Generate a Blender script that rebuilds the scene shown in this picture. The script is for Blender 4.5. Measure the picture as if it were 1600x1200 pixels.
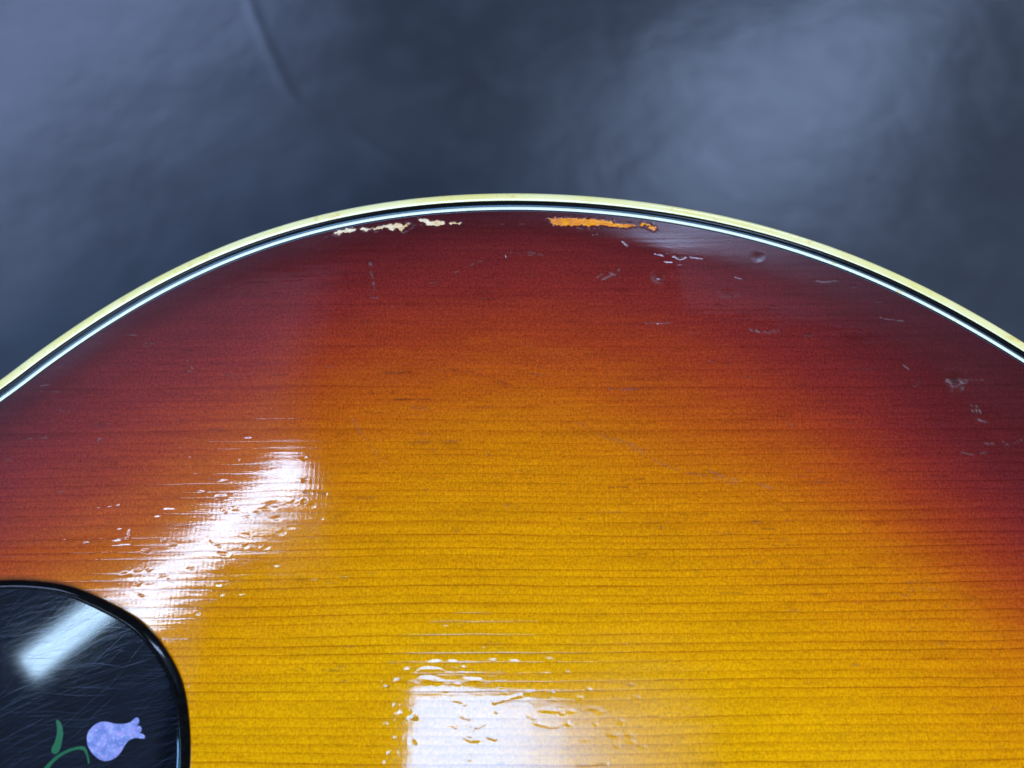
import bpy, math, random
import numpy as np
from mathutils import Vector, Matrix

random.seed(7); rng = np.random.default_rng(11)
scene = bpy.context.scene
for o in list(bpy.data.objects): bpy.data.objects.remove(o)

# ------------------------------------------------------------------ camera
F = 1386.0                       # focal length in photo pixels (1600 wide)
TILT = math.radians(20.0)
ZT = 0.115                       # height of the soundboard's edge above the table
HC = 0.186                       # camera height above the soundboard's edge
CAM = np.array([0.0, 0.0, ZT + HC])
cd = bpy.data.cameras.new('camera'); cam = bpy.data.objects.new('camera', cd)
scene.collection.objects.link(cam); scene.camera = cam
cam.location = CAM; cam.rotation_euler = (TILT, 0, 0)
cd.sensor_width = 36.0; cd.lens = 36.0 * F / 1600.0
cd.clip_start = 0.01; cd.clip_end = 50
cd.dof.use_dof = True; cd.dof.focus_distance = 0.200; cd.dof.aperture_fstop = 15.0

def ray(u, v):
    dx = u - 800.0; dy = 600.0 - v
    return np.array([dx, dy*math.cos(TILT) + F*math.sin(TILT), dy*math.sin(TILT) - F*math.cos(TILT)])
def onz(u, v, z):                # a measured photo point -> its place on the level z
    d = ray(u, v); k = (z - CAM[2]) / d[2]
    return (CAM + d*k)[:2]

# ------------------------------------------------------------------ light: ceiling lamps of the room and added fills
w = bpy.data.worlds.new('World'); scene.world = w; w.use_nodes = True
bg = w.node_tree.nodes['Background']
bg.inputs[0].default_value = (0.50, 0.66, 1.0, 1); bg.inputs[1].default_value = 0.07

def lamp(name, cx, cy, z, length, width, ang, rad, col):
    l = bpy.data.lights.new(name, 'AREA'); l.shape = 'RECTANGLE'
    l.size = length; l.size_y = width; l.energy = rad*math.pi*length*width; l.color = col
    o = bpy.data.objects.new(name, l); scene.collection.objects.link(o)
    o.location = (cx, cy, z); o.rotation_euler = (0, 0, ang)
    return o
def lamp_ab(name, a, b, z, width, rad, col):
    a = np.array(a); b = np.array(b); c = (a+b)/2; d = b-a
    return lamp(name, c[0], c[1], z, float(np.hypot(*d)), width, math.atan2(d[1], d[0]), rad, col)
ZL = ZT + 1.5
COOL = (0.90, 0.95, 1.0)
# first row: twin tubes, then (further along the same line) another fixture
a1, b1 = np.array([-.875, .065]), np.array([-.430, .475])
n1 = np.array([-(b1-a1)[1], (b1-a1)[0]]); n1 = n1/np.hypot(*n1)
for s in (-1, 1):
    lamp_ab('ceiling_tube', a1 + n1*s*.0135, b1 + n1*s*.0135, ZL, .021, 38, (.50, .74, 1.0))
lamp_ab('ceiling_tube', (.34, 1.16), (1.10, 1.86), ZL, .15, 23, (.46, .62, 1.0))
# second row, overhead; dimmer strips added so its reflection fades out
for k, rad in enumerate((26, 26, 26, 24, 17, 9, 4, 1.8, .7)):
    xa = -.190 + .06*k; top = .085 - .25*(xa + .19) - (.02 if k == 0 else 0)
    lamp('lamp_or_fill', xa + .03, (top - .62)/2, ZL, .06, top + .62, 0, rad, (.22, .52, 1.0))
# wide dim panels added to reflect as haze, not real fixtures
for k in range(3):
    lamp('haze_fill', -1.01 - .04*k, .68, ZL + .03 + .01*k, 1.2, .72, 0, .19, (.40, .58, 1.0))
lamp('haze_fill', -1.13, -.10, ZL + .03, 1.0, .80, 0, .42, (.36, .54, 1.0))
lamp('haze_fill', .95, 1.45, ZL + .03, 1.1, 1.15, 0, .42, (.46, .60, 1.0))
lamp('lamp_or_fill', -1.32, 1.72, ZL, 1.4, .8, .8, 7.5, (.42, .56, 1.0))  # unseen broad panel added to brighten the left of the table
# unseen warm fill added behind the camera for diffuse brightness
lamp('lamp_or_fill', .9, -.9, ZL, 1.2, .5, .8, 25, (1.0, .93, .80))

scene.view_settings.view_transform = 'Standard'; scene.view_settings.look = 'None'
scene.view_settings.exposure = 0.0; scene.view_settings.gamma = 1.0
scene.render.engine = 'CYCLES'
scene.render.resolution_x = 1024; scene.render.resolution_y = 768

# ------------------------------------------------------------------ helpers
def lin(r, g, b, a=1):
    f = lambda c: (c/255/12.92) if c/255 <= .04045 else ((c/255+.055)/1.055)**2.4
    return (f(r), f(g), f(b), a)

class NT:
    def __init__(self, name):
        self.m = bpy.data.materials.new(name); self.m.use_nodes = True
        self.t = self.m.node_tree; self.b = self.t.nodes['Principled BSDF']
    def n(self, typ, **kw):
        x = self.t.nodes.new(typ)
        for k, v in kw.items(): setattr(x, k, v)
        return x
    def put(self, sock, v):
        if hasattr(v, 'is_output'): self.t.links.new(v, sock)
        else: sock.default_value = v
    def m_(self, op, a, b=0.0, c=0.0, clamp=False):
        x = self.n('ShaderNodeMath', operation=op, use_clamp=clamp)
        for i, v in enumerate((a, b, c)): self.put(x.inputs[i], v)
        return x.outputs[0]
    def add(self, a, b): return self.m_('ADD', a, b)
    def sub(self, a, b): return self.m_('SUBTRACT', a, b)
    def mul(self, a, b): return self.m_('MULTIPLY', a, b)
    def mad(self, a, b, c): return self.m_('MULTIPLY_ADD', a, b, c)
    def sst(self, v, lo, hi, a=0.0, b=1.0):
        x = self.n('ShaderNodeMapRange', interpolation_type='SMOOTHSTEP')
        for i, q in enumerate((v, lo, hi, a, b)): self.put(x.inputs[i], q)
        return x.outputs[0]
    def xyz(self, x, y, z=0.0):
        c = self.n('ShaderNodeCombineXYZ')
        for i, q in enumerate((x, y, z)): self.put(c.inputs[i], q)
        return c.outputs[0]
    def noise(self, vec, scale=1.0, detail=2.0, rough=.5, dist=0.0):
        x = self.n('ShaderNodeTexNoise'); self.put(x.inputs['Vector'], vec)
        self.put(x.inputs['Scale'], scale); self.put(x.inputs['Detail'], detail)
        self.put(x.inputs['Roughness'], rough); self.put(x.inputs['Distortion'], dist)
        return x.outputs[0]
    def mix(self, f, a, b, blend='MIX'):
        x = self.n('ShaderNodeMix', data_type='RGBA', blend_type=blend)
        self.put(x.inputs[0], f); self.put(x.inputs[6], a); self.put(x.inputs[7], b)
        return x.outputs[2]
    def ramp(self, f, stops, interp='LINEAR'):
        x = self.n('ShaderNodeValToRGB'); r = x.color_ramp; r.interpolation = interp
        while len(r.elements) < len(stops): r.elements.new(.5)
        for e, (p, c) in zip(r.elements, stops): e.position = p; e.color = c
        self.put(x.inputs[0], f); return x.outputs[0]
    def mm(self):                # object coordinates in millimetres
        tc = self.n('ShaderNodeTexCoord'); s = self.n('ShaderNodeSeparateXYZ')
        self.t.links.new(tc.outputs['Object'], s.inputs[0])
        return [self.mul(s.outputs[i], 1000.0) for i in range(3)]
    def attr(self, name):
        x = self.n('ShaderNodeAttribute', attribute_name=name); return x.outputs['Fac']
    def bump(self, h, dist=1.0, strength=1.0, normal=None):
        x = self.n('ShaderNodeBump'); self.put(x.inputs['Height'], h)
        x.inputs['Distance'].default_value = dist; x.inputs['Strength'].default_value = strength
        if normal is not None: self.put(x.inputs['Normal'], normal)
        return x.outputs[0]
    def set(self, **kw):
        for k, v in kw.items(): self.put(self.b.inputs[k.replace('_', ' ')], v)
        return self.m

def mesh(name, V, Fc, mat, parent=None, smooth=True):
    me = bpy.data.meshes.new(name); V = np.asarray(V, np.float32)
    if isinstance(Fc, np.ndarray):
        k = Fc.shape[1]
        me.vertices.add(len(V)); me.vertices.foreach_set('co', V.ravel())
        me.loops.add(Fc.size); me.loops.foreach_set('vertex_index', Fc.astype(np.int32).ravel())
        me.polygons.add(len(Fc)); me.polygons.foreach_set('loop_start', np.arange(0, Fc.size, k, dtype=np.int32))
        me.update(calc_edges=True)
    else:
        me.from_pydata([tuple(map(float, p)) for p in V], [], Fc); me.update()
    me.polygons.foreach_set('use_smooth', np.full(len(me.polygons), smooth))
    me.materials.append(mat)
    o = bpy.data.objects.new(name, me); scene.collection.objects.link(o)
    if parent: o.parent = parent
    return o

def catmull(P, n, closed):
    P = np.asarray(P, float); N = len(P); out = []
    segs = N if closed else N-1
    for i in range(segs):
        g = lambda k: P[k % N] if closed else P[min(max(k, 0), N-1)]
        p0, p1, p2, p3 = g(i-1), g(i), g(i+1), g(i+2)
        t0 = 0.0; t1 = t0 + max(np.linalg.norm(p1-p0), 1e-9)**.5
        t2 = t1 + max(np.linalg.norm(p2-p1), 1e-9)**.5; t3 = t2 + max(np.linalg.norm(p3-p2), 1e-9)**.5
        for t in np.linspace(t1, t2, n, endpoint=False):
            if i == 0 and not closed: A1 = p1
            else: A1 = (t1-t)/(t1-t0)*p0 + (t-t0)/(t1-t0)*p1
            A2 = (t2-t)/(t2-t1)*p1 + (t-t1)/(t2-t1)*p2
            if i == segs-1 and not closed: A3 = p2
            else: A3 = (t3-t)/(t3-t2)*p2 + (t-t2)/(t3-t2)*p3
            if i == 0 and not closed: B1 = A2
            else: B1 = (t2-t)/(t2-t0)*A1 + (t-t0)/(t2-t0)*A2
            if i == segs-1 and not closed: B2 = A2
            else: B2 = (t3-t)/(t3-t1)*A2 + (t-t1)/(t3-t1)*A3
            out.append((t2-t)/(t2-t1)*B1 + (t-t1)/(t2-t1)*B2)
    if not closed: out.append(P[-1])
    return np.array(out)

def resample(P, step, closed=True):
    Q = np.vstack([P, P[:1]]) if closed else P
    s = np.r_[0, np.cumsum(np.hypot(*np.diff(Q, axis=0).T))]
    n = max(8, int(round(s[-1]/step))); t = np.linspace(0, s[-1], n+1)
    R = np.c_[np.interp(t, s, Q[:, 0]), np.interp(t, s, Q[:, 1])]
    return R[:-1] if closed else R
def smooth_closed(P, it):
    for _ in range(it): P = .25*np.roll(P, 1, 0) + .5*P + .25*np.roll(P, -1, 0)
    return P
def normals_in(P):               # inward normals of a closed loop
    T = np.roll(P, -1, 0) - np.roll(P, 1, 0); T /= np.hypot(T[:, 0], T[:, 1])[:, None]
    Nn = np.c_[-T[:, 1], T[:, 0]]
    area = np.sum(P[:, 0]*np.roll(P[:, 1], -1) - np.roll(P[:, 0], -1)*P[:, 1])
    return Nn if area > 0 else -Nn

def sweep(name, P, Nn, prof, mat, parent, closed_prof=True):
    """prof: (inward offset, z) around the strip's section"""
    n = len(P); k = len(prof); V = []
    for off, z in prof:
        Q = P + Nn*off; V.append(np.c_[Q, np.full(n, z)])
    V = np.vstack(V); i = np.arange(n); j = (i+1) % n; Fc = []
    for a in range(k if closed_prof else k-1):
        b = (a+1) % k
        Fc.append(np.c_[a*n+i, a*n+j, b*n+j, b*n+i])
    return mesh(name, V, np.vstack(Fc), mat, parent)

# smooth random field on a plane (value noise), used for the mesh's own unevenness
def field(x, y, sx, sy, seed):
    r = np.random.default_rng(seed); G = r.random((256, 256))
    u = x/sx + 50.3; v = y/sy + 71.7
    i = np.floor(u).astype(int); j = np.floor(v).astype(int); fu = u-i; fv = v-j
    fu = fu*fu*(3-2*fu); fv = fv*fv*(3-2*fv)
    g = lambda a, b: G[a % 256, b % 256]
    return (g(i, j)*(1-fu)+g(i+1, j)*fu)*(1-fv) + (g(i, j+1)*(1-fu)+g(i+1, j+1)*fu)*fv - .5

# ------------------------------------------------------------------ table
def mat_table():
    t = NT('dark_vinyl'); x, y, z = t.mm()
    big = t.noise(t.xyz(x, y), .012, 3, .55)
    med = t.noise(t.xyz(x, y), .065, 1.5, .5)
    fine = t.noise(t.xyz(x, y), 1.6, 2, .5)
    col = t.mix(t.sst(big, .3, .7), lin(40, 44, 52), lin(48, 53, 62))
    col = t.mix(t.mul(t.sst(med, .45, .75), .2), col, lin(60, 65, 75))
    rg = t.add(t.mad(med, .06, .27), t.mul(t.sub(big, .5), .06))
    h = t.add(t.mul(med, 2.2e-4), t.mul(fine, .6e-5))
    return t.set(Base_Color=col, Roughness=rg, Normal=t.bump(h), **{'Specular_IOR_Level': .55})
def table():
    gx = np.r_[np.linspace(-1.2, -.34, 30)[:-1], np.linspace(-.34, .34, 420), np.linspace(.34, 1.2, 30)[1:]]
    gy = np.r_[np.linspace(-.8, .05, 30)[:-1], np.linspace(.05, .40, 300), np.linspace(.40, 1.0, 30)[1:]]
    X, Y = np.meshgrid(gx, gy, indexing='ij')
    Z = field(X, Y, .06, .05, 3)*.0012 + field(X, Y, .02, .022, 4)*.00025
    # a pinched fold in the sheet
    cr = np.array([onz(u, v, 0) for u, v in ((372, -60), (392, 10), (425, 90), (468, 165), (545, 205), (600, 240), (650, 270))])
    cr = catmull(cr, 14, False)
    D = np.full(X.shape, 9.0)
    for a, b in zip(cr[:-1], cr[1:]):
        ab = b-a; tt = np.clip(((X-a[0])*ab[0] + (Y-a[1])*ab[1])/(ab@ab), 0, 1)
        D = np.minimum(D, np.hypot(X-a[0]-ab[0]*tt, Y-a[1]-ab[1]*tt))
    Z += .00042*np.exp(-(D/.0024)**2)*.62
    n, m = X.shape; idx = np.arange(n*m).reshape(n, m)
    Fc = np.c_[idx[:-1, :-1].ravel(), idx[1:, :-1].ravel(), idx[1:, 1:].ravel(), idx[:-1, 1:].ravel()]
    o = mesh('table', np.c_[X.ravel(), Y.ravel(), Z.ravel()], Fc, mat_table())
    o['kind'] = 'structure'; o['label'] = 'dark blue grey vinyl covered table top'
    return o
table()

# ------------------------------------------------------------------ guitar: outline
OUT = [(0, 593), (100, 521), (200, 457.8), (256, 427.8), (350, 382.8), (425, 356.6), (500, 335.4), (600, 317.5),
       (700, 306.5), (800, 301.9), (890, 303.5), (1000, 314.5), (1100, 331), (1212, 358), (1325, 395.5), (1400, 427.3), (1500, 475.5), (1600, 535.5)]
ou = np.array(OUT, float); pf = np.polyfit((ou[:, 0]-800)/800, ou[:, 1], 6)
vis = np.array([onz(u, np.polyval(pf, (u-800)/800), ZT) for u in np.linspace(-10, 1610, 25)])
apex = vis[:, 1].max(); YC = apex - .206
left = [(-.405, YC), (-.402, YC+.05), (-.375, YC+.105), (-.320, YC+.135), (-.262, YC+.128), (-.205, YC+.113), (-.160, YC+.122)]
right = [(.150, YC+.140), (.178, YC+.106), (.197, YC+.060), (.203, YC)]
half = np.vstack([left, vis, right])
half = catmull(half, 16, False)
full = np.vstack([half, np.c_[half[::-1, 0], 2*YC - half[::-1, 1]][1:-1]])
full = resample(full, .0011); full = smooth_closed(full, 6)
full = full - normals_in(full)*.0005          # the rounded outer edge turns away a little below the measured line
NI = normals_in(full)
WB, W1, W2, W3 = .00248, .00416, .00500, .00548      # binding | black | white | black

guitar = bpy.data.objects.new('acoustic_guitar', None); scene.collection.objects.link(guitar)
guitar['label'] = 'worn sunburst acoustic guitar lying face up on the dark table'
guitar['category'] = 'guitar'

def mat_binding(name, c0, c1):
    t = NT(name); x, y, z = t.mm()
    a = t.noise(t.xyz(x, y, z), .05, 3, .6); b = t.noise(t.xyz(x, y, z), .35, 3, .6)
    col = t.mix(t.sst(a, .35, .68), c0, c1)
    col = t.mix(t.mul(t.sst(b, .58, .72), .6), col, lin(218, 190, 96))
    gk = t.noise(t.xyz(x, y, z), 1.3, 4, .7)
    col = t.mix(t.mul(t.sst(gk, .60, .75), .35), col, lin(120, 100, 62))
    h = t.mul(t.noise(t.xyz(x, y, z), .8, 3, .6), 1.2e-5)
    return t.set(Base_Color=col, Roughness=.17, Normal=t.bump(h), **{'Coat_Weight': .3, 'Coat_Roughness': .05})
def mat_black(name, c=lin(8, 9, 11), r=.2):
    t = NT(name); x, y, z = t.mm()
    h = t.mul(t.noise(t.xyz(x, y, z), .9, 3, .6), 1.0e-5)
    col = t.mix(t.sst(t.noise(t.xyz(x, y, z), .6, 4, .6), .4, .8), c, lin(15, 17, 20))
    return t.set(Base_Color=col, Roughness=r, Normal=t.bump(h), **{'Specular_IOR_Level': .35})
M_cream = mat_binding('cream_binding', lin(236, 228, 168), lin(230, 216, 132))
M_ivory = mat_binding('ivory_line', lin(232, 238, 214), lin(224, 232, 212))
M_blk = mat_black('black_line')

def band(o0, o1, z0, z1, up=.00006):                  # section of a flush strip, slightly crowned
    return [(o0, z0), (o0, z1-.00008), (o0+.00008, z1), ((o0+o1)/2, z1+up), (o1-.00008, z1), (o1, z1-.00008), (o1, z0)]
r = .0011; prof = [(.0, ZT-.006)]
for a in np.linspace(0, math.pi/2, 7): prof.append((r - r*math.cos(a), ZT - r + r*math.sin(a)))
prof += [(WB-.00008, ZT), (WB, ZT-.0001), (WB, ZT-.006)]
EDGE_SLOPE = .036
bind = sweep('binding', full, NI, prof, M_cream, guitar)
bind['label'] = 'cream yellowed binding along the body edge'
zz = lambda o: ZT + .00001 + o*EDGE_SLOPE*.55
p1 = sweep('purfling_line', full, NI, band(WB+.00003, W1, ZT-.003, zz(.0009)), M_blk, guitar)
p2 = sweep('purfling_line', full, NI, band(W1+.00003, W2, ZT-.003, zz(.0021)), M_ivory, guitar)
p3 = sweep('purfling_line', full, NI, band(W2+.00003, W3+.0001, ZT-.003, zz(.0032)), M_blk, guitar)
p1['label'] = 'wide black purfling line inside the cream binding'
p2['label'] = 'narrow white purfling line'
p3['label'] = 'hairline black purfling against the soundboard'
# sides and back
def mat_side():
    t = NT('red_brown_side'); x, y, z = t.mm()
    g = t.noise(t.xyz(t.mul(x, .03), t.mul(y, .03), t.mul(z, .8)), 1.0, 4, .6)
    return t.set(Base_Color=t.mix(g, lin(52, 16, 16), lin(92, 34, 22)), Roughness=.16)
M_side = mat_side()
sweep('side', full, NI, [(.0003, ZT-.006), (.0003, .006), (.004, .006), (.004, ZT-.006)], M_side, guitar)
sweep('back_binding', full, NI, [(0, .006), (0, .0015), (.0008, .0005), (.003, .0005), (.003, .006)], M_cream, guitar)
bk = full + NI*.003
mesh('back', np.c_[bk, np.full(len(bk), .001)], [list(range(len(bk)))], M_side, guitar, False)

# ------------------------------------------------------------------ soundboard
inner = full + NI*W3
up = inner[(inner[:, 1] > YC)]; up = up[np.argsort(up[:, 0])]
def ye(x): return np.interp(x, up[:, 0], up[:, 1])
x0, x1 = up[0, 0]+1e-4, up[-1, 0]-1e-4
CX0, CX1 = -.047, .040                                # stretch with the flaked finish: finer columns
cols = np.r_[x0 + (np.linspace(0, 1, 46)[:-1]**1.0)*(-.124-x0), np.arange(-.124, CX0, .00024), np.arange(CX0, CX1, .00014),
             np.arange(CX1, .126, .00024), .126 + np.linspace(0, 1, 40)**.7*(x1-.126)]
cols = np.unique(cols)
D1 = np.arange(0, .018, .00013)
T2 = np.arange(0, .138, .00025)/.19; T2 = np.r_[T2[1:], np.linspace(T2[-1], 1, 14)[1:]]
Yedge = ye(cols); sc = np.clip((Yedge-YC)/.10, 0, 1)
X = np.repeat(cols[:, None], len(D1)+len(T2)+20, 1)
Ya = Yedge[:, None] - D1[None]*sc[:, None]
Yb = Ya[:, -1:] + (YC - Ya[:, -1:])*T2[None]
Yc_ = YC - (Yedge-YC)[:, None]*np.linspace(0, 1, 21)[1:][None]
Y = np.concatenate([Ya, Yb, Yc_], 1)
sl = np.gradient(Yedge, cols); cosn = 1/np.sqrt(1+np.clip(sl, -3, 3)**2)
DE = np.minimum(Yedge[:, None]-Y, Y-(2*YC-Yedge)[:, None]).clip(0)*cosn[:, None]
DOME = .0011
def dome(d): return DOME*(1-np.exp(-d*EDGE_SLOPE/DOME)) + .0016*np.clip(d/.2, 0, 1)
Z = ZT + W3*EDGE_SLOPE*.55 + dome(DE)
Z += field(X, Y, .045, .03, 21)*.00022 + field(X, Y, .016, .009, 22)*.00003 + field(X, Y, .0065, .0022, 23)*.0000075
Z += field(X, Y, .003, .0012, 24)*.0000022
ga, gb = onz(192, 962, ZT+.0016), onz(502, 748, ZT+.0016)          # a shallow trough in the old top
gd = (gb-ga)/np.hypot(*(gb-ga)); gc = (ga+gb)/2
pa = (X-gc[0])*gd[0] + (Y-gc[1])*gd[1]; pp = -(X-gc[0])*gd[1] + (Y-gc[1])*gd[0]
Z -= .00031*np.exp(-(pp/.022)**2 - (pa/.05)**4)
scuff = np.zeros_like(X); dark = np.zeros_like(X)

ZS = ZT + .0016
def P(u, v): return onz(u, v, ZS - .0006 if v < 420 else ZS)
def dent(u, v, ru, rv, depth, rot=0.0, rim=.25, sc=0.0, flat=False):
    c = P(u, v); k = .000155 if v < 450 else .00014 if v < 800 else .000128
    a, b = ru*k, rv*k; R_ = max(a, b)*2.6
    i0, i1 = np.searchsorted(cols, [c[0]-R_, c[0]+R_])
    if i1 <= i0: return
    x = X[i0:i1]-c[0]; y = Y[i0:i1]-c[1]; cs, sn = math.cos(rot), math.sin(rot)
    q = np.hypot((x*cs+y*sn)/a, (-x*sn+y*cs)/b)*(1 + .55*field(X[i0:i1], Y[i0:i1], a*.8, b*.9, int(u*7+v)))
    Z[i0:i1] -= depth*(1/(1+np.exp((q-1)*9)) if flat else np.exp(-q**2*1.3)) - depth*rim*np.exp(-((q-1.45)/.4)**2)
    if sc:
        scuff[i0:i1] = np.maximum(scuff[i0:i1], sc*np.exp(-((q-.9)/.35)**2)*(y < b*.3)); dark[i0:i1] = np.maximum(dark[i0:i1], min(1, sc*2.2)*np.exp(-q**2*.9))
def line(pts, wpx, depth, sc=0.0, dk=0.0):
    if len(pts) > 2: pts = catmull(pts, 6, False)
    Q = np.array([P(u + random.uniform(-.5, .5), v + random.uniform(-.5, .5)) for u, v in pts]); k = .00014*wpx
    i0, i1 = np.searchsorted(cols, [Q[:, 0].min()-4*k, Q[:, 0].max()+4*k])
    if i1 <= i0: return
    x = X[i0:i1]; y = Y[i0:i1]; D = np.full(x.shape, 1.0)
    for a, b in zip(Q[:-1], Q[1:]):
        ab = b-a; tt = np.clip(((x-a[0])*ab[0]+(y-a[1])*ab[1])/max(ab@ab, 1e-12), 0, 1)
        D = np.minimum(D, np.hypot(x-a[0]-ab[0]*tt, y-a[1]-ab[1]*tt))
    g = np.exp(-(D/k)**2)
    Z[i0:i1] -= depth*.75*g*(1 + 1.6*field(x, y, .0011, .0011, 77))
    if sc:
        scuff[i0:i1] = np.maximum(scuff[i0:i1], sc*g); dark[i0:i1] = np.maximum(dark[i0:i1], .55*sc*np.exp(-(D/(2.1*k))**2))
    if dk: dark[i0:i1] = np.maximum(dark[i0:i1], dk*g)

# dents and dings read off the photograph
for d in [(1031, 429, 10, 9, 9e-5), (1186, 399, 8, 7, 9e-5), (1137, 455, 14, 8, 3e-5), (740, 1152, 17, 7, 9e-5), (735, 1176, 11, 3, 5e-5),
          (655, 635, 11, 3, 5e-5), (97, 637, 9, 5, 5e-5), (155, 661, 11, 5, 3e-5), (958, 1148, 11, 4, 6e-5), (985, 1150, 8, 4, 5e-5), (985, 1158, 8, 3, 5e-5),
          (857, 1031, 10, 4, 6e-5), (803, 1034, 9, 3, 6e-5), (769, 1033, 8, 3, 5e-5), (756, 1014, 5, 2, 5e-5), (697, 980, 9, 3, 5e-5), (719, 977, 7, 2.5, 5e-5),
          (768, 976, 5, 2.5, 5e-5), (681, 1036, 10, 3.5, 7e-5), (672, 1046, 16, 3, 6e-5), (640, 1046, 8, 3, 6e-5), (672, 1062, 14, 4, 7e-5), (625, 1063, 9, 4, 6e-5),
          (740, 1063, 13, 3, 6e-5), (860, 1110, 14, 3, 6e-5), (930, 1108, 12, 2, 5e-5), (890, 1111, 9, 2.5, 5e-5), (600, 1066, 4, 3, 4e-5), (970, 1127, 5, 4, 5e-5),
          (608, 1130, 6, 4, 5e-5), (630, 1114, 9, 4, 6e-5), (165, 775, 6, 3, 5e-5), (143, 775, 5, 3, 5e-5), (178, 789, 9, 3, 5e-5), (188, 829, 14, 5, 6e-5), (184, 846, 9, 4, 6e-5),
          (190, 852, 12, 3, 6e-5), (245, 808, 8, 2.5, 5e-5), (265, 796, 11, 2.5, 5e-5), (425, 788, 12, 5, 4e-5), (415, 795, 12, 3, 6e-5), (430, 810, 8, 3, 5e-5), (440, 832, 6, 3, 5e-5),
          (195, 897, 7, 4, 6e-5), (1100, 878, 5, 3, 4e-5), (1105, 1055, 7, 9, 3e-5), (1430, 1176, 4, 4, 5e-5), (345, 1086, 9, 4, 4e-5), (371, 1142, 11, 3, 4e-5), (905, 1090, 6, 2.5, 5e-5)]:
    u, v, ru, rv, dp = d; dent(u, v, ru, rv, dp*(.75 if v < 700 else .42), random.uniform(-.12, .12), .12, sc=.16 if v < 700 else 0.0)
dent(1495, 592, 13, 11, 1.2e-4, 0, .3, sc=.8)
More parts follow.
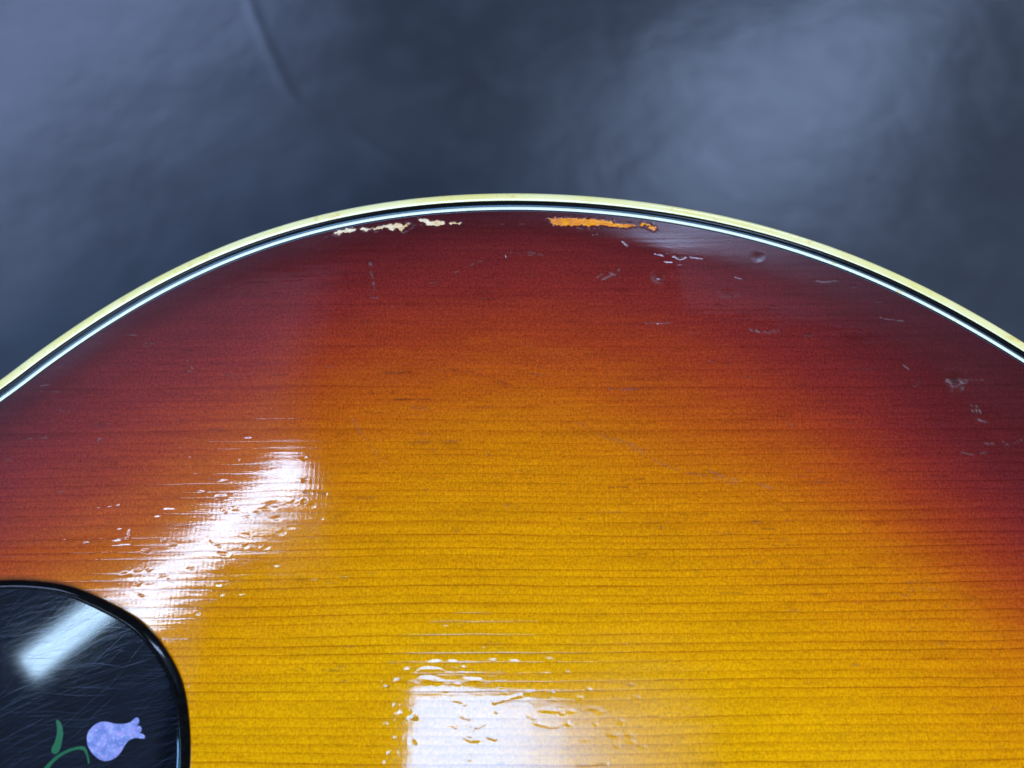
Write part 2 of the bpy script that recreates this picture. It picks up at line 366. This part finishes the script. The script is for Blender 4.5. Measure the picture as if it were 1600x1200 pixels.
# dark flaky scratches
for pts, wd, dp, sc_, dk in [
    ([(938, 437), (955, 426), (968, 420)], 1.6, 5e-5, .6, .2), ([(935, 430), (950, 422), (962, 428)], 1.4, 4e-5, .5, .2), ([(945, 434), (965, 424)], 1.2, 4e-5, .6, 0),
    ([(1174, 513), (1186, 515), (1200, 517), (1218, 513)], 1.5, 7e-5, .8, .3), ([(1000, 503), (1030, 503)], 1.3, 4e-5, .3, .3), ([(1030, 502), (1046, 503)], 1.4, 4e-5, .5, .2),
    ([(1053, 398), (1062, 401), (1072, 399)], 1.8, 7e-5, .7, .2), ([(1080, 400), (1096, 401)], 1.6, 6e-5, .8, .1), ([(1025, 394), (1036, 397)], 1.2, 4e-5, .5, 0),
    ([(1275, 434), (1292, 436), (1312, 433)], 1.2, 4e-5, .6, 0), ([(1378, 492), (1392, 495), (1415, 498)], 1.1, 3e-5, .6, 0), ([(1150, 429), (1163, 433)], 1.3, 4e-5, .5, 0),
    ([(1415, 568), (1424, 575)], 1.3, 4e-5, .8, 0), ([(1430, 600), (1440, 594)], 1.5, 4e-5, .5, 0), ([(1480, 592), (1540, 591)], .9, 2e-5, .4, 0),
    ([(1521, 632), (1530, 632)], 1.5, 5e-5, 1, 0), ([(1523, 640), (1526, 650), (1535, 655), (1546, 656)], 1.8, 6e-5, .9, 0), ([(1529, 638), (1530, 643)], 1.3, 5e-5, .9, 0), ([(1534, 638), (1535, 643)], 1.3, 5e-5, .9, 0),
    ([(1540, 691), (1555, 692), (1572, 693), (1590, 690), (1600, 685)], 1.2, 4e-5, .65, 0), ([(1569, 685), (1572, 693), (1577, 706)], 1.2, 4e-5, .6, 0), ([(1505, 706), (1525, 709), (1545, 705)], 1.1, 3e-5, .5, 0),
    ([(548, 650), (560, 670), (578, 695), (600, 723)], 1.4, .5e-5, .22, 0), ([(577, 410), (580, 416)], 2.2, 4e-5, .75, 0), ([(579, 422), (581, 432)], 1.7, 4e-5, .6, 0), ([(582, 438), (583, 450)], 1.7, 4e-5, .6, 0),
    ([(576, 461), (588, 461)], 2.6, 4e-5, .6, 0), ([(736, 413), (745, 409), (757, 406)], 1.2, 4e-5, .6, 0), ([(705, 424), (716, 421)], 1.3, 3e-5, .4, 0), ([(665, 441), (686, 438)], 1.3, 3e-5, .4, .3), ([(605, 478), (615, 477)], 1.2, 3e-5, .4, 0),
    ([(790, 395), (792, 402)], 1.3, 4e-5, .5, 0), ([(775, 397), (800, 393)], 1.3, 4e-5, .3, .2), ([(810, 394), (830, 393), (850, 398)], 1.5, 4e-5, .4, .2), ([(815, 398), (845, 396)], 1.3, 4e-5, .4, .2), ([(740, 348), (820, 348)], 1.0, 2e-5, .25, .3),
    ([(904, 353), (912, 357)], 1.3, 4e-5, .6, 0), ([(922, 355), (940, 354)], 1.3, 4e-5, .5, 0), ([(975, 375), (981, 382)], 1.4, 5e-5, .8, 0), ([(970, 345), (985, 344)], 1.2, 4e-5, .6, 0), ([(928, 365), (934, 364)], 1.1, 4e-5, .6, 0),
    ([(290, 560), (300, 575)], 1.2, 3e-5, .5, 0), ([(283, 574), (295, 578)], 1.5, 3e-5, .5, 0), ([(195, 520), (210, 521)], 1.2, 3e-5, .4, 0), ([(225, 533), (238, 534)], 1.1, 3e-5, .35, 0),
    ([(35, 683), (45, 683)], 1.2, 3e-5, .5, 0), ([(58, 683), (70, 682)], 1.3, 3e-5, .4, 0), ([(38, 670), (48, 670)], 1.0, 3e-5, .35, 0), ([(150, 688), (153, 684), (158, 686)], 1.2, 4e-5, .5, 0), ([(350, 584), (372, 586), (395, 584)], 1.2, 2e-5, .15, .5),
    ([(82, 767), (96, 767)], 1.0, 3e-5, .4, 0), ([(5, 716), (14, 716)], 1.1, 3e-5, .3, 0), ([(60, 608), (90, 610)], 1.3, 2e-5, .25, 0), ([(60, 600), (72, 598)], 1.1, 2e-5, .35, 0),
    ([(600, 581), (640, 580)], 1.2, 2e-5, 0, .8), ([(700, 575), (735, 580), (770, 590), (800, 602)], 1.6, 2e-5, 0, .45), ([(740, 582), (775, 592), (790, 600)], 4.5, 2e-5, 0, .3), ([(615, 623), (670, 623)], 1.1, 2e-5, 0, .7), ([(640, 690), (720, 688)], 1.3, 2e-5, .12, .5),
    ([(950, 606), (985, 608), (1020, 605)], 1.7, 2e-5, .3, .4), ([(940, 683), (975, 690), (1010, 705)], 1.5, 2e-5, .22, .3), ([(905, 660), (950, 684), (1000, 707), (1060, 735), (1110, 745), (1155, 758)], 1.3, 2e-5, .18, .25), ([(1108, 737), (1155, 752)], 1.2, 2e-5, .4, 0), ([(1180, 755), (1205, 762)], 1.4, 2e-5, .35, 0),
    ([(1232, 660), (1240, 664)], 1.4, 4e-5, .4, 0), ([(1108, 563), (1118, 562)], 1.4, 4e-5, .4, 0), ([(505, 1047), (545, 1049)], 1.8, 1e-5, 0, .55), ([(455, 1037), (478, 1048)], 1.2, 1e-5, 0, .4), ([(1255, 1068), (1280, 1066)], 2.2, 1e-5, 0, .3),
    ([(772, 1098), (795, 1092), (815, 1086)], 1.6, 2.5e-5, .1, 0), ([(835, 1130), (865, 1135), (888, 1129)], 1.5, 2.5e-5, .1, 0), ([(728, 1132), (745, 1136), (760, 1130)], 1.3, 2.5e-5, 0, .2), ([(760, 1150), (775, 1155)], 1.5, 5e-5, 0, .2),
    ([(198, 842), (201, 836), (201, 829)], 1.5, 5e-5, .1, 0), ([(140, 794), (165, 793), (185, 789)], 1.5, 4e-5, .1, 0), ([(903, 1195), (948, 1192)], 1.5, 3e-5, 0, .4), ([(722, 1187), (745, 1185)], 1.5, 3e-5, 0, .3)]:
    line(pts, wd, dp, sc_, dk)
# a scatter of unremarkable little dings, drawn out along the grain
for _ in range(230):
    u, v = random.uniform(0, 1600), random.uniform(340, 1200)
    dent(u, v, random.uniform(3, 8), random.uniform(1.3, 2.8), random.uniform(.8e-5, 3.2e-5), random.uniform(-.15, .15), sc=random.choice([0, 0, .1, .2]))
for _ in range(90):
    q = random.random()
    u, v = (random.gauss(330, 110), random.gauss(830, 75)) if q < .5 else (random.gauss(760, 130), random.gauss(1110, 60))
    dent(u, v, random.uniform(3, 10), random.uniform(1.3, 3), random.uniform(.6e-5, 2.4e-5), random.uniform(-.15, .15))
for _ in range(120):
    u, v = random.uniform(300, 1450), random.uniform(400, 950); L = random.uniform(8, 45)
    line([(u, v), (u+L/2, v+random.uniform(-1.5, 1.5)), (u+L, v+random.uniform(-2, 2))], random.uniform(.8, 1.4), 1e-5, random.choice([0, 0, .12]), random.uniform(.15, .6))

# flaked finish: outlines of the two patches
def z3(pts, ox, oy, s): return [(ox + a/s, oy + b/s) for a, b in pts]
CHIP1 = [z3(p, 500, 310, 6.154) for p in (
    [(125, 320), (160, 308), (205, 300), (250, 285), (300, 270), (350, 272), (362, 290), (330, 305), (285, 322), (225, 325), (190, 345), (150, 342), (128, 330)],
    [(375, 290), (430, 270), (480, 280), (540, 272), (590, 258), (650, 240), (720, 238), (770, 235), (805, 248), (850, 225), (865, 235), (830, 262), (805, 290), (785, 325), (765, 310), (755, 285), (700, 295), (640, 288), (590, 292), (540, 305), (500, 290), (450, 305), (400, 305)],
    [(930, 205), (970, 188), (1010, 192), (1050, 212), (1120, 206), (1190, 206), (1200, 235), (1160, 260), (1090, 264), (1020, 252), (1000, 228), (950, 218)],
    [(1235, 236), (1265, 213), (1300, 218), (1320, 232), (1355, 223), (1378, 240), (1340, 255), (1300, 243), (1260, 250)])]
CHIP2 = [z3(p, 820, 310, 6.154) for p in (
    [(200, 192), (240, 182), (400, 180), (520, 186), (640, 192), (760, 203), (850, 213), (862, 238), (1000, 238), (1065, 248), (1078, 263), (1000, 284), (940, 276), (870, 266), (770, 262), (650, 262), (500, 259), (400, 259), (268, 259), (248, 210)],
    [(1100, 240), (1130, 223), (1165, 233), (1222, 240), (1217, 260), (1160, 262), (1112, 254)],
    [(1183, 282), (1200, 262), (1230, 256), (1262, 266), (1276, 284), (1258, 300), (1225, 305), (1195, 298)])]
CHIPZ = ZT + .0004
def poly_mask(polys, box, rag):
    """signed distance (inside > 0), edges roughened"""
    i0, i1 = np.searchsorted(cols, box); k1 = len(D1)
    x = X[i0:i1, :k1]; y = Y[i0:i1, :k1]
    xs, ys = x, y
    x = xs + field(xs, ys, .0009, .0006, 31)*rag; y = ys + (field(xs, ys, .0008, .0005, 32) + .9*field(xs, ys, .0004, .0006, 35))*rag
    best = np.full(x.shape, -1.0)
    for pl in polys:
        Q = np.array([onz(u, v, CHIPZ) for u, v in pl]); ins = np.zeros(x.shape, bool); D = np.full(x.shape, 1.0)
        for a, b in zip(Q, np.roll(Q, -1, 0)):
            ab = b-a; tt = np.clip(((x-a[0])*ab[0]+(y-a[1])*ab[1])/(ab@ab), 0, 1)
            D = np.minimum(D, np.hypot(x-a[0]-ab[0]*tt, y-a[1]-ab[1]*tt))
            c = ((a[1] > y) != (b[1] > y)) & (x < (b[0]-a[0])*(y-a[1])/(b[1]-a[1]+1e-15)+a[0]); ins ^= c
        best = np.maximum(best, np.where(ins, D, -D))
    M = np.full(X.shape, -1.0); M[i0:i1, :k1] = best - .00004
    return M
S1 = poly_mask(CHIP1, (-.050, -.004), .0006); S2 = poly_mask(CHIP2, (.004, .042), .0005)
for S, dp in ((S1, .00016), (S2, .00013)):
    Z -= np.clip((S+.00008)/.00016, 0, 1)*dp*(.8 + .8*field(X, Y, .0012, .0006, 33))
    lip = np.exp(-((S+.00022)/.00018)**2)
    Z += lip*.00003; scuff = np.maximum(scuff, lip*.35*(field(X, Y, .002, .002, 34) > .05))
# lifted dark lacquer flake between the pale patches
line(z3([(870, 215), (900, 245), (940, 225), (985, 245)], 500, 310, 6.154), 2.0, -3e-5, .25, .6)
line(z3([(800, 320), (860, 285), (890, 265)], 500, 310, 6.154), 1.6, -3e-5, .45, .3)

n, m = X.shape; idx = np.arange(n*m).reshape(n, m)
quads = np.stack([idx[:-1, :-1], idx[:-1, 1:], idx[1:, 1:], idx[1:, :-1]], -1)
quads = quads[..., ::1]
c1 = (S1[:-1, :-1]+S1[1:, :-1]+S1[:-1, 1:]+S1[1:, 1:])/4 > 0
c2 = (S2[:-1, :-1]+S2[1:, :-1]+S2[:-1, 1:]+S2[1:, 1:])/4 > 0
br = field(X, Y, .0006, .0004, 51) + .6*field(X, Y, .0016, .0012, 52)
scuff *= np.clip(br*3.2 + .42, 0, 1); dark *= np.clip(br*2 + .8, 0, 1)
V = np.c_[X.ravel(), Y.ravel(), Z.ravel()]

# sunburst: rings of the stain measured on the photo (dark red, orange-brown, yellow), as depth below the edge
RINGS = [[(0, 690), (200, 540), (400, 455), (600, 400), (800, 375), (1000, 395), (1200, 465), (1400, 590), (1600, 775)],
         [(0, 850), (150, 770), (300, 670), (450, 580), (620, 535), (800, 515), (950, 533), (1100, 580), (1300, 690), (1450, 800), (1600, 905)],
         [(0, 1010), (200, 930), (350, 830), (480, 750), (640, 705), (800, 690), (950, 715), (1100, 765), (1300, 850), (1500, 965), (1600, 1050)]]
yy = YC + np.abs(Y-YC); offs = []
for rg_ in RINGS:
    q = np.array([onz(u, v, ZS) for u, v in rg_]); q = catmull(q, 10, False)
    offs.append(np.interp(cols, q[:, 0], ye(q[:, 0]) - q[:, 1]))
ker = np.ones(61)/61
offs = [np.interp(cols, np.linspace(-.2, .2, 801), np.convolve(np.pad(np.interp(np.linspace(-.2, .2, 801), cols, o_), 30, 'edge'), ker, 'valid')) for o_ in offs]
dep = Yedge[:, None] - yy
o0, o1, o2 = [o_[:, None] for o_ in offs]
burst = .25*np.clip(dep/o0, 0, 1) + .25*np.clip((dep-o0)/(o1-o0), 0, 1) + .25*np.clip((dep-o1)/(o2-o1), 0, 1) + .25*np.clip((dep-o2)/.042, 0, 1)
c_ = onz(1020, 1130, ZS); rub = np.exp(-((X-c_[0])/.016)**2 - ((Y-c_[1])/.02)**2)*(1 + .8*field(X, Y, .02, .0014, 61))
def mat_soundboard():
    t = NT('sunburst_spruce'); x, y, z = t.mm()
    # --- burst coordinate: 0 edge, .25 dark red ring, .5 orange-brown ring, .75 yellow ring
    f = t.attr('burst')
    f = t.add(f, t.mul(t.sub(t.noise(t.xyz(x, y), .03, 2, .5), .5), .07))
    f = t.add(f, t.mul(t.sub(t.noise(t.xyz(t.mul(x, .05), t.mul(y, .7)), 1.0, 3, .6), .5), .12))
    f = t.add(f, t.mul(t.sub(t.noise(t.xyz(t.mul(x, 1.1), t.mul(y, 2.2)), 1.0, 3, .7), .5), .06))
    stops = [(0, (66, 17, 22)), (.12, (80, 24, 26)), (.25, (99, 29, 30)), (.38, (125, 37, 30)), (.5, (151, 53, 23)), (.62, (176, 79, 13)), (.75, (197, 112, 3)), (.88, (211, 138, 0)), (1, (218, 154, 0))]
    col = t.ramp(f, [(p, lin(*c)) for p, c in stops], 'EASE' if False else 'LINEAR')
    # --- growth rings of the spruce
    yw = t.add(y, t.mul(t.sub(t.noise(t.xyz(t.mul(x, 1/130), t.mul(y, 1/70)), 1.0, 1, .5), .5), 4.0))
    yw = t.add(yw, t.mul(t.sub(t.noise(t.xyz(t.mul(x, 1/11), t.mul(y, 1/4)), 1.0, 2, .5), .5), .5))
    yw = t.sub(yw, t.mul(t.m_('POWER', t.m_('MAXIMUM', t.mul(x, .01), 0.0), 2.0), .9))
    tt = t.add(t.mul(yw, 1/1.85), t.mul(t.noise(t.xyz(0.0, t.mul(yw, 1/7.0)), 1.0, 3, .55), 3.2))
    fr = t.m_('FRACT', tt); ix = t.m_('FLOOR', tt)
    wn = t.n('ShaderNodeTexWhiteNoise', noise_dimensions='1D'); t.put(wn.inputs['W'], ix)
    rnd = wn.outputs[0]
    late = t.mul(t.sst(fr, .30, .93), t.sst(fr, .955, 1.0, 1.0, 0.0))
    core = t.mul(t.sst(fr, .80, .93), t.sst(fr, .955, 1.0, 1.0, 0.0))
    along = t.sst(t.noise(t.xyz(t.mul(x, 1/26), t.mul(ix, 3.7)), 1.0, 2, .6), .30, .62, .25, 1.0)
    low = t.sst(y, 90.0, 18.0, .34, 1.0)              # the lines are plainest towards the middle of the top
    core = t.mul(t.mul(core, t.mad(rnd, .65, .35)), t.mul(along, low))
    col = t.mix(t.mul(t.mul(late, .16), low), col, lin(150, 60, 0), 'MULTIPLY')
    col = t.mix(t.mul(core, .58), col, lin(150, 72, 20), 'MULTIPLY')
    # short dark streaks, silk and fleck
    st = t.noise(t.xyz(t.mul(x, .16), t.mul(y, 2.6)), 1.0, 4, .65)
    col = t.mix(t.mul(t.sst(st, .60, .72), .42), col, lin(165, 90, 50), 'MULTIPLY')
    silk = t.noise(t.xyz(t.mul(x, 1.9), t.mul(y, .42)), 1.0, 3, .65)
    st2 = t.noise(t.xyz(t.mul(x, .35), t.mul(y, 6.0)), 1.0, 3, .65)
    col = t.mix(t.mul(t.sst(st2, .54, .70), .34), col, lin(175, 105, 60), 'MULTIPLY')
    fl = t.noise(t.xyz(t.mul(x, 2.2), t.mul(y, 1.5)), 1.0, 3, .7)
    fl2 = t.noise(t.xyz(t.mul(x, 5.2), t.mul(y, 3.4)), 1.0, 2, .6)
    v = t.add(t.mad(t.sub(fl, .5), 1.3, 1.0), t.mul(t.sub(fl2, .5), .75))
    v = t.add(v, t.mul(t.sub(silk, .5), .55))
    patch = t.noise(t.xyz(t.mul(x, .05), t.mul(y, .22)), 1.0, 3, .6)
    v = t.mul(v, t.mad(patch, .36, .82))
    hs = t.n('ShaderNodeHueSaturation'); t.put(hs.inputs['Value'], v); t.put(hs.inputs['Color'], col)
    # brighter flecks lean to yellow, darker ones to red
    t.put(hs.inputs['Hue'], t.mad(t.sub(fl, .5), .020, .5))
    col = hs.outputs[0]
    # grime in the finish
    gr = t.noise(t.xyz(t.mul(x, .10), t.mul(y, .35)), 1.0, 4, .65)
    col = t.mix(t.mul(t.sst(gr, .56, .74), .30), col, lin(170, 150, 120), 'MULTIPLY')
    col = t.mix(t.mul(t.attr('dark_mark'), .9), col, lin(48, 24, 20))
    col = t.mix(t.mul(t.attr('scuff'), .46), col, lin(150, 128, 130))
    # --- lacquer relief: sunken growth lines, orange peel
    ridge = t.m_('SINE', t.mul(tt, 2*math.pi))
    h = t.mul(ridge, t.mad(rnd, 1.1e-6, .6e-6))
    h = t.sub(h, t.mul(core, 3.0e-6))
    pe = t.noise(t.xyz(t.mul(x, .34), t.mul(y, 1.3)), 1.0, 3, .6)
    pf_ = t.noise(t.xyz(t.mul(x, 2.2), t.mul(y, 3.2)), 1.0, 2, .5)
    h = t.add(h, t.add(t.mul(pe, 5.5e-6), t.mul(pf_, 1.3e-6)))
    wear = t.noise(t.xyz(x, y), .022, 3, .6)
    fine = t.noise(t.xyz(t.mul(x, .3), t.mul(y, 3.0)), 1.0, 3, .6)
    rg = t.add(t.sst(wear, .52, .74, .035, .10), t.mul(t.sub(fine, .45), .06))
    rg = t.add(rg, t.mul(t.attr('scuff'), .35))
    rg = t.add(rg, t.sst(t.attr('burst'), .24, .02, 0.0, .20)); rg = t.add(rg, t.mul(t.attr('rub'), .11))
    rg = t.m_('MAXIMUM', rg, .03)
    return t.set(Base_Color=col, Roughness=rg, Normal=t.bump(h), **{'IOR': 1.5})
M_top = mat_soundboard()
keep = ~(c1 | c2)
sb = mesh('soundboard', V, quads[keep], M_top, guitar)
sb['label'] = 'spruce top in a yellow to dark red sunburst under scratched lacquer'
for nm, arr in (('scuff', scuff), ('dark_mark', dark), ('burst', burst), ('rub', rub)):
    at = sb.data.attributes.new(nm, 'FLOAT', 'POINT'); at.data.foreach_set('value', np.clip(arr, 0, 1).astype(np.float32).ravel())

def mat_chip(name, ca, cb, cc, ce, gloss):
    t = NT(name); x, y, z = t.mm()
    a = t.noise(t.xyz(t.mul(x, .30), t.mul(y, .5)), 1.0, 3, .6); b = t.noise(t.xyz(t.mul(x, .9), t.mul(y, 3.0)), 1.0, 4, .65)
    col = t.mix(t.sst(a, .40, .62), ca, cb); col = t.mix(t.mul(t.sst(b, .52, .68), .75), col, cc)
    ed = t.attr('rim'); col = t.mix(t.mul(t.sst(t.add(ed, t.mul(t.sub(b, .5), .5)), .35, .75), .75), col, ce)
    h = t.add(t.mul(b, 6e-5), t.mul(t.noise(t.xyz(x, y), 3.0, 2, .5), 2e-5))
    return t.set(Base_Color=col, Roughness=gloss, Normal=t.bump(h))
def chip(sel, mat, label):
    q = quads[sel]; ids, inv = np.unique(q.ravel(), return_inverse=True)
    o = mesh('flaked_finish_patch', V[ids], inv.reshape(-1, 4), mat, sb); o['label'] = label
    at = o.data.attributes.new('rim', 'FLOAT', 'POINT'); at.data.foreach_set('value', np.exp(-np.clip(np.maximum(S1, S2).ravel()[ids], 0, 1)/.00016).astype(np.float32))
chip(c1, mat_chip('bare_wood', lin(224, 188, 130), lin(240, 222, 188), lin(190, 138, 84), lin(120, 62, 34), .55), 'jagged strip of pale bare wood where the lacquer flaked off')
chip(c2, mat_chip('amber_wood', lin(238, 150, 6), lin(216, 122, 30), lin(186, 92, 18), lin(128, 52, 18), .2), 'long amber strip where the dark lacquer chipped away')

# ------------------------------------------------------------------ pickguard
PB = ZT + .0021                                       # rests on the domed top
PT = PB + .0013
pg_px = [(0, 906.7), (57, 907.6), (113, 916.7), (170, 940.8), (212.5, 964.8), (241, 990), (269, 1030), (286, 1067), (294.7, 1115), (298, 1157.5), (297, 1200),
         (282, 1330), (225, 1480), (90, 1600), (-200, 1640), (-480, 1560), (-640, 1400), (-640, 1250), (-520, 1110), (-330, 990), (-150, 925)]
pg = np.array([onz(u, v, PB) for u, v in pg_px]); pg = resample(catmull(pg, 14, True), .0007); pg = smooth_closed(pg, 8)
PN = normals_in(pg)
def mat_pick():
    t = NT('black_pickguard'); x, y, z = t.mm()
    # hairline scratches in a few directions
    def hair(ang, sx, sy, off):
        c, s = math.cos(ang), math.sin(ang)
        wv = t.mul(t.sub(t.noise(t.xyz(x, y, off), .035, 2, .5), .5), 9.0)
        a = t.add(t.mul(x, c), t.mul(y, s)); b = t.add(t.add(t.mul(x, -s), t.mul(y, c)), wv)
        return t.noise(t.xyz(t.mul(a, sx), t.mul(b, sy), off), 1.0, 3, .7)
    h1, h2, h3 = hair(.40, .05, 7.5, 1.0), hair(.05, .04, 6.5, 5.0), hair(.85, .03, 9.0, 9.0)
    hs = t.add(t.add(t.mul(h1, .7e-6), t.mul(h2, .6e-6)), t.mul(h3, .35e-6))
    mk = t.m_('MAXIMUM', t.sst(h1, .54, .70), t.m_('MAXIMUM', t.sst(h2, .56, .72), t.sst(h3, .60, .72)))
    col = t.mix(t.mul(mk, .4), lin(4, 6, 11), lin(64, 82, 116))
    hz = t.noise(t.xyz(x, y), .05, 2, .5)
    col = t.mix(t.mul(t.sst(hz, .45, .7), .4), col, lin(13, 20, 36))
    return t.set(Base_Color=col, Roughness=t.mad(mk, .15, .035), Normal=t.bump(hs))
M_pick = mat_pick(); M_edge = mat_black('black_edge', lin(6, 6, 7), .10)
prof = [(0, PB-.0004), (0, PB+.0002)]
for a in np.linspace(0, 1, 7)[1:]:
    prof.append((.0019*a, PB + .0002 + .0010*math.sin(a*math.pi/2)**1.1))
pgo = sweep('pickguard', pg, PN, prof + [(.0019, PB-.0004)], M_edge, guitar)
pgo['label'] = 'glossy black pickguard with polished bevel, hairline scratches and flower inlay'
face = pg + PN*.0019; ZF = prof[-1][1] + .00003
rimo = pg + PN*.0020
topf = mesh('face_sheet', np.vstack([np.c_[face, np.full(len(face), ZF-.00004)], np.c_[pg + PN*.0021, np.full(len(face), ZF)]]),
            [[i, (i+1) % len(face), len(face)+(i+1) % len(face), len(face)+i] for i in range(len(face))] + [list(range(len(face), 2*len(face)))], M_pick, pgo, False)

def inlay(name, pts, mat, label, dz=.00003, n=6):
    Q = np.array([onz(u, v, ZF) for u, v in z3(pts, 0, 1060, 5.333)]); Q = catmull(Q, n, True)
    k = len(Q); V_ = np.vstack([np.c_[Q, np.full(k, ZF-.0002)], np.c_[Q, np.full(k, ZF+dz)]])
    o = mesh(name, V_, [[i, (i+1) % k, k+(i+1) % k, k+i] for i in range(k)] + [list(range(k, 2*k))], mat, pgo, False); o['label'] = label
def mat_pearl():
    t = NT('pearl'); x, y, z = t.mm()
    v = t.n('ShaderNodeTexVoronoi'); t.put(v.inputs['Vector'], t.xyz(x, y)); v.inputs['Scale'].default_value = 2.6
    a = t.noise(t.xyz(x, y), .55, 3, .6)
    c = t.mix(t.sst(a, .35, .65), lin(112, 128, 188), lin(158, 158, 212))
    sp = t.n('ShaderNodeSeparateColor'); t.t.links.new(v.outputs['Color'], sp.inputs[0])
    c = t.mix(t.mul(t.sst(sp.outputs[0], .80, .95), .5), c, lin(190, 200, 245))
    c = t.mix(t.mul(t.sst(sp.outputs[1], .88, .98), .5), c, lin(205, 150, 215))
    h = t.mul(sp.outputs[2], 2.0e-5)
    return t.set(Base_Color=c, Roughness=.22, Metallic=.35, Normal=t.bump(h), **{'Specular_IOR_Level': .6})
def mat_green():
    t = NT('green_inlay'); x, y, z = t.mm()
    return t.set(Base_Color=t.mix(t.noise(t.xyz(x, y), 1.2, 3, .6), lin(12, 74, 44), lin(24, 104, 62)), Roughness=.2)
M_green = mat_green()
inlay('flower_bud', [(725, 500), (735, 450), (765, 410), (810, 375), (860, 360), (910, 366), (960, 378), (1010, 380), (1060, 374), (1095, 360), (1115, 340), (1140, 325), (1157, 338), (1160, 362), (1150, 385), (1143, 396), (1165, 398), (1180, 415), (1177, 440), (1163, 456), (1185, 462), (1208, 480), (1203, 498), (1175, 501), (1135, 495), (1095, 505), (1060, 530), (1035, 565), (1010, 610), (975, 650), (930, 678), (880, 688), (830, 675), (785, 640), (750, 595), (730, 550)], mat_pearl(), 'lilac blue pearl flower bud inlay')
inlay('leaf', [(470, 348), (490, 352), (505, 368), (525, 440), (515, 530), (500, 590), (470, 628), (440, 625), (428, 595), (455, 535), (475, 460), (476, 400)], M_green, 'green leaf inlay')
inlay('stem', [(330, 800), (420, 690), (500, 625), (590, 584), (680, 566), (712, 578), (736, 640), (746, 700), (738, 712), (722, 650), (700, 606), (670, 592), (600, 604), (515, 645), (440, 708), (368, 810)], M_green, 'green stem inlay')
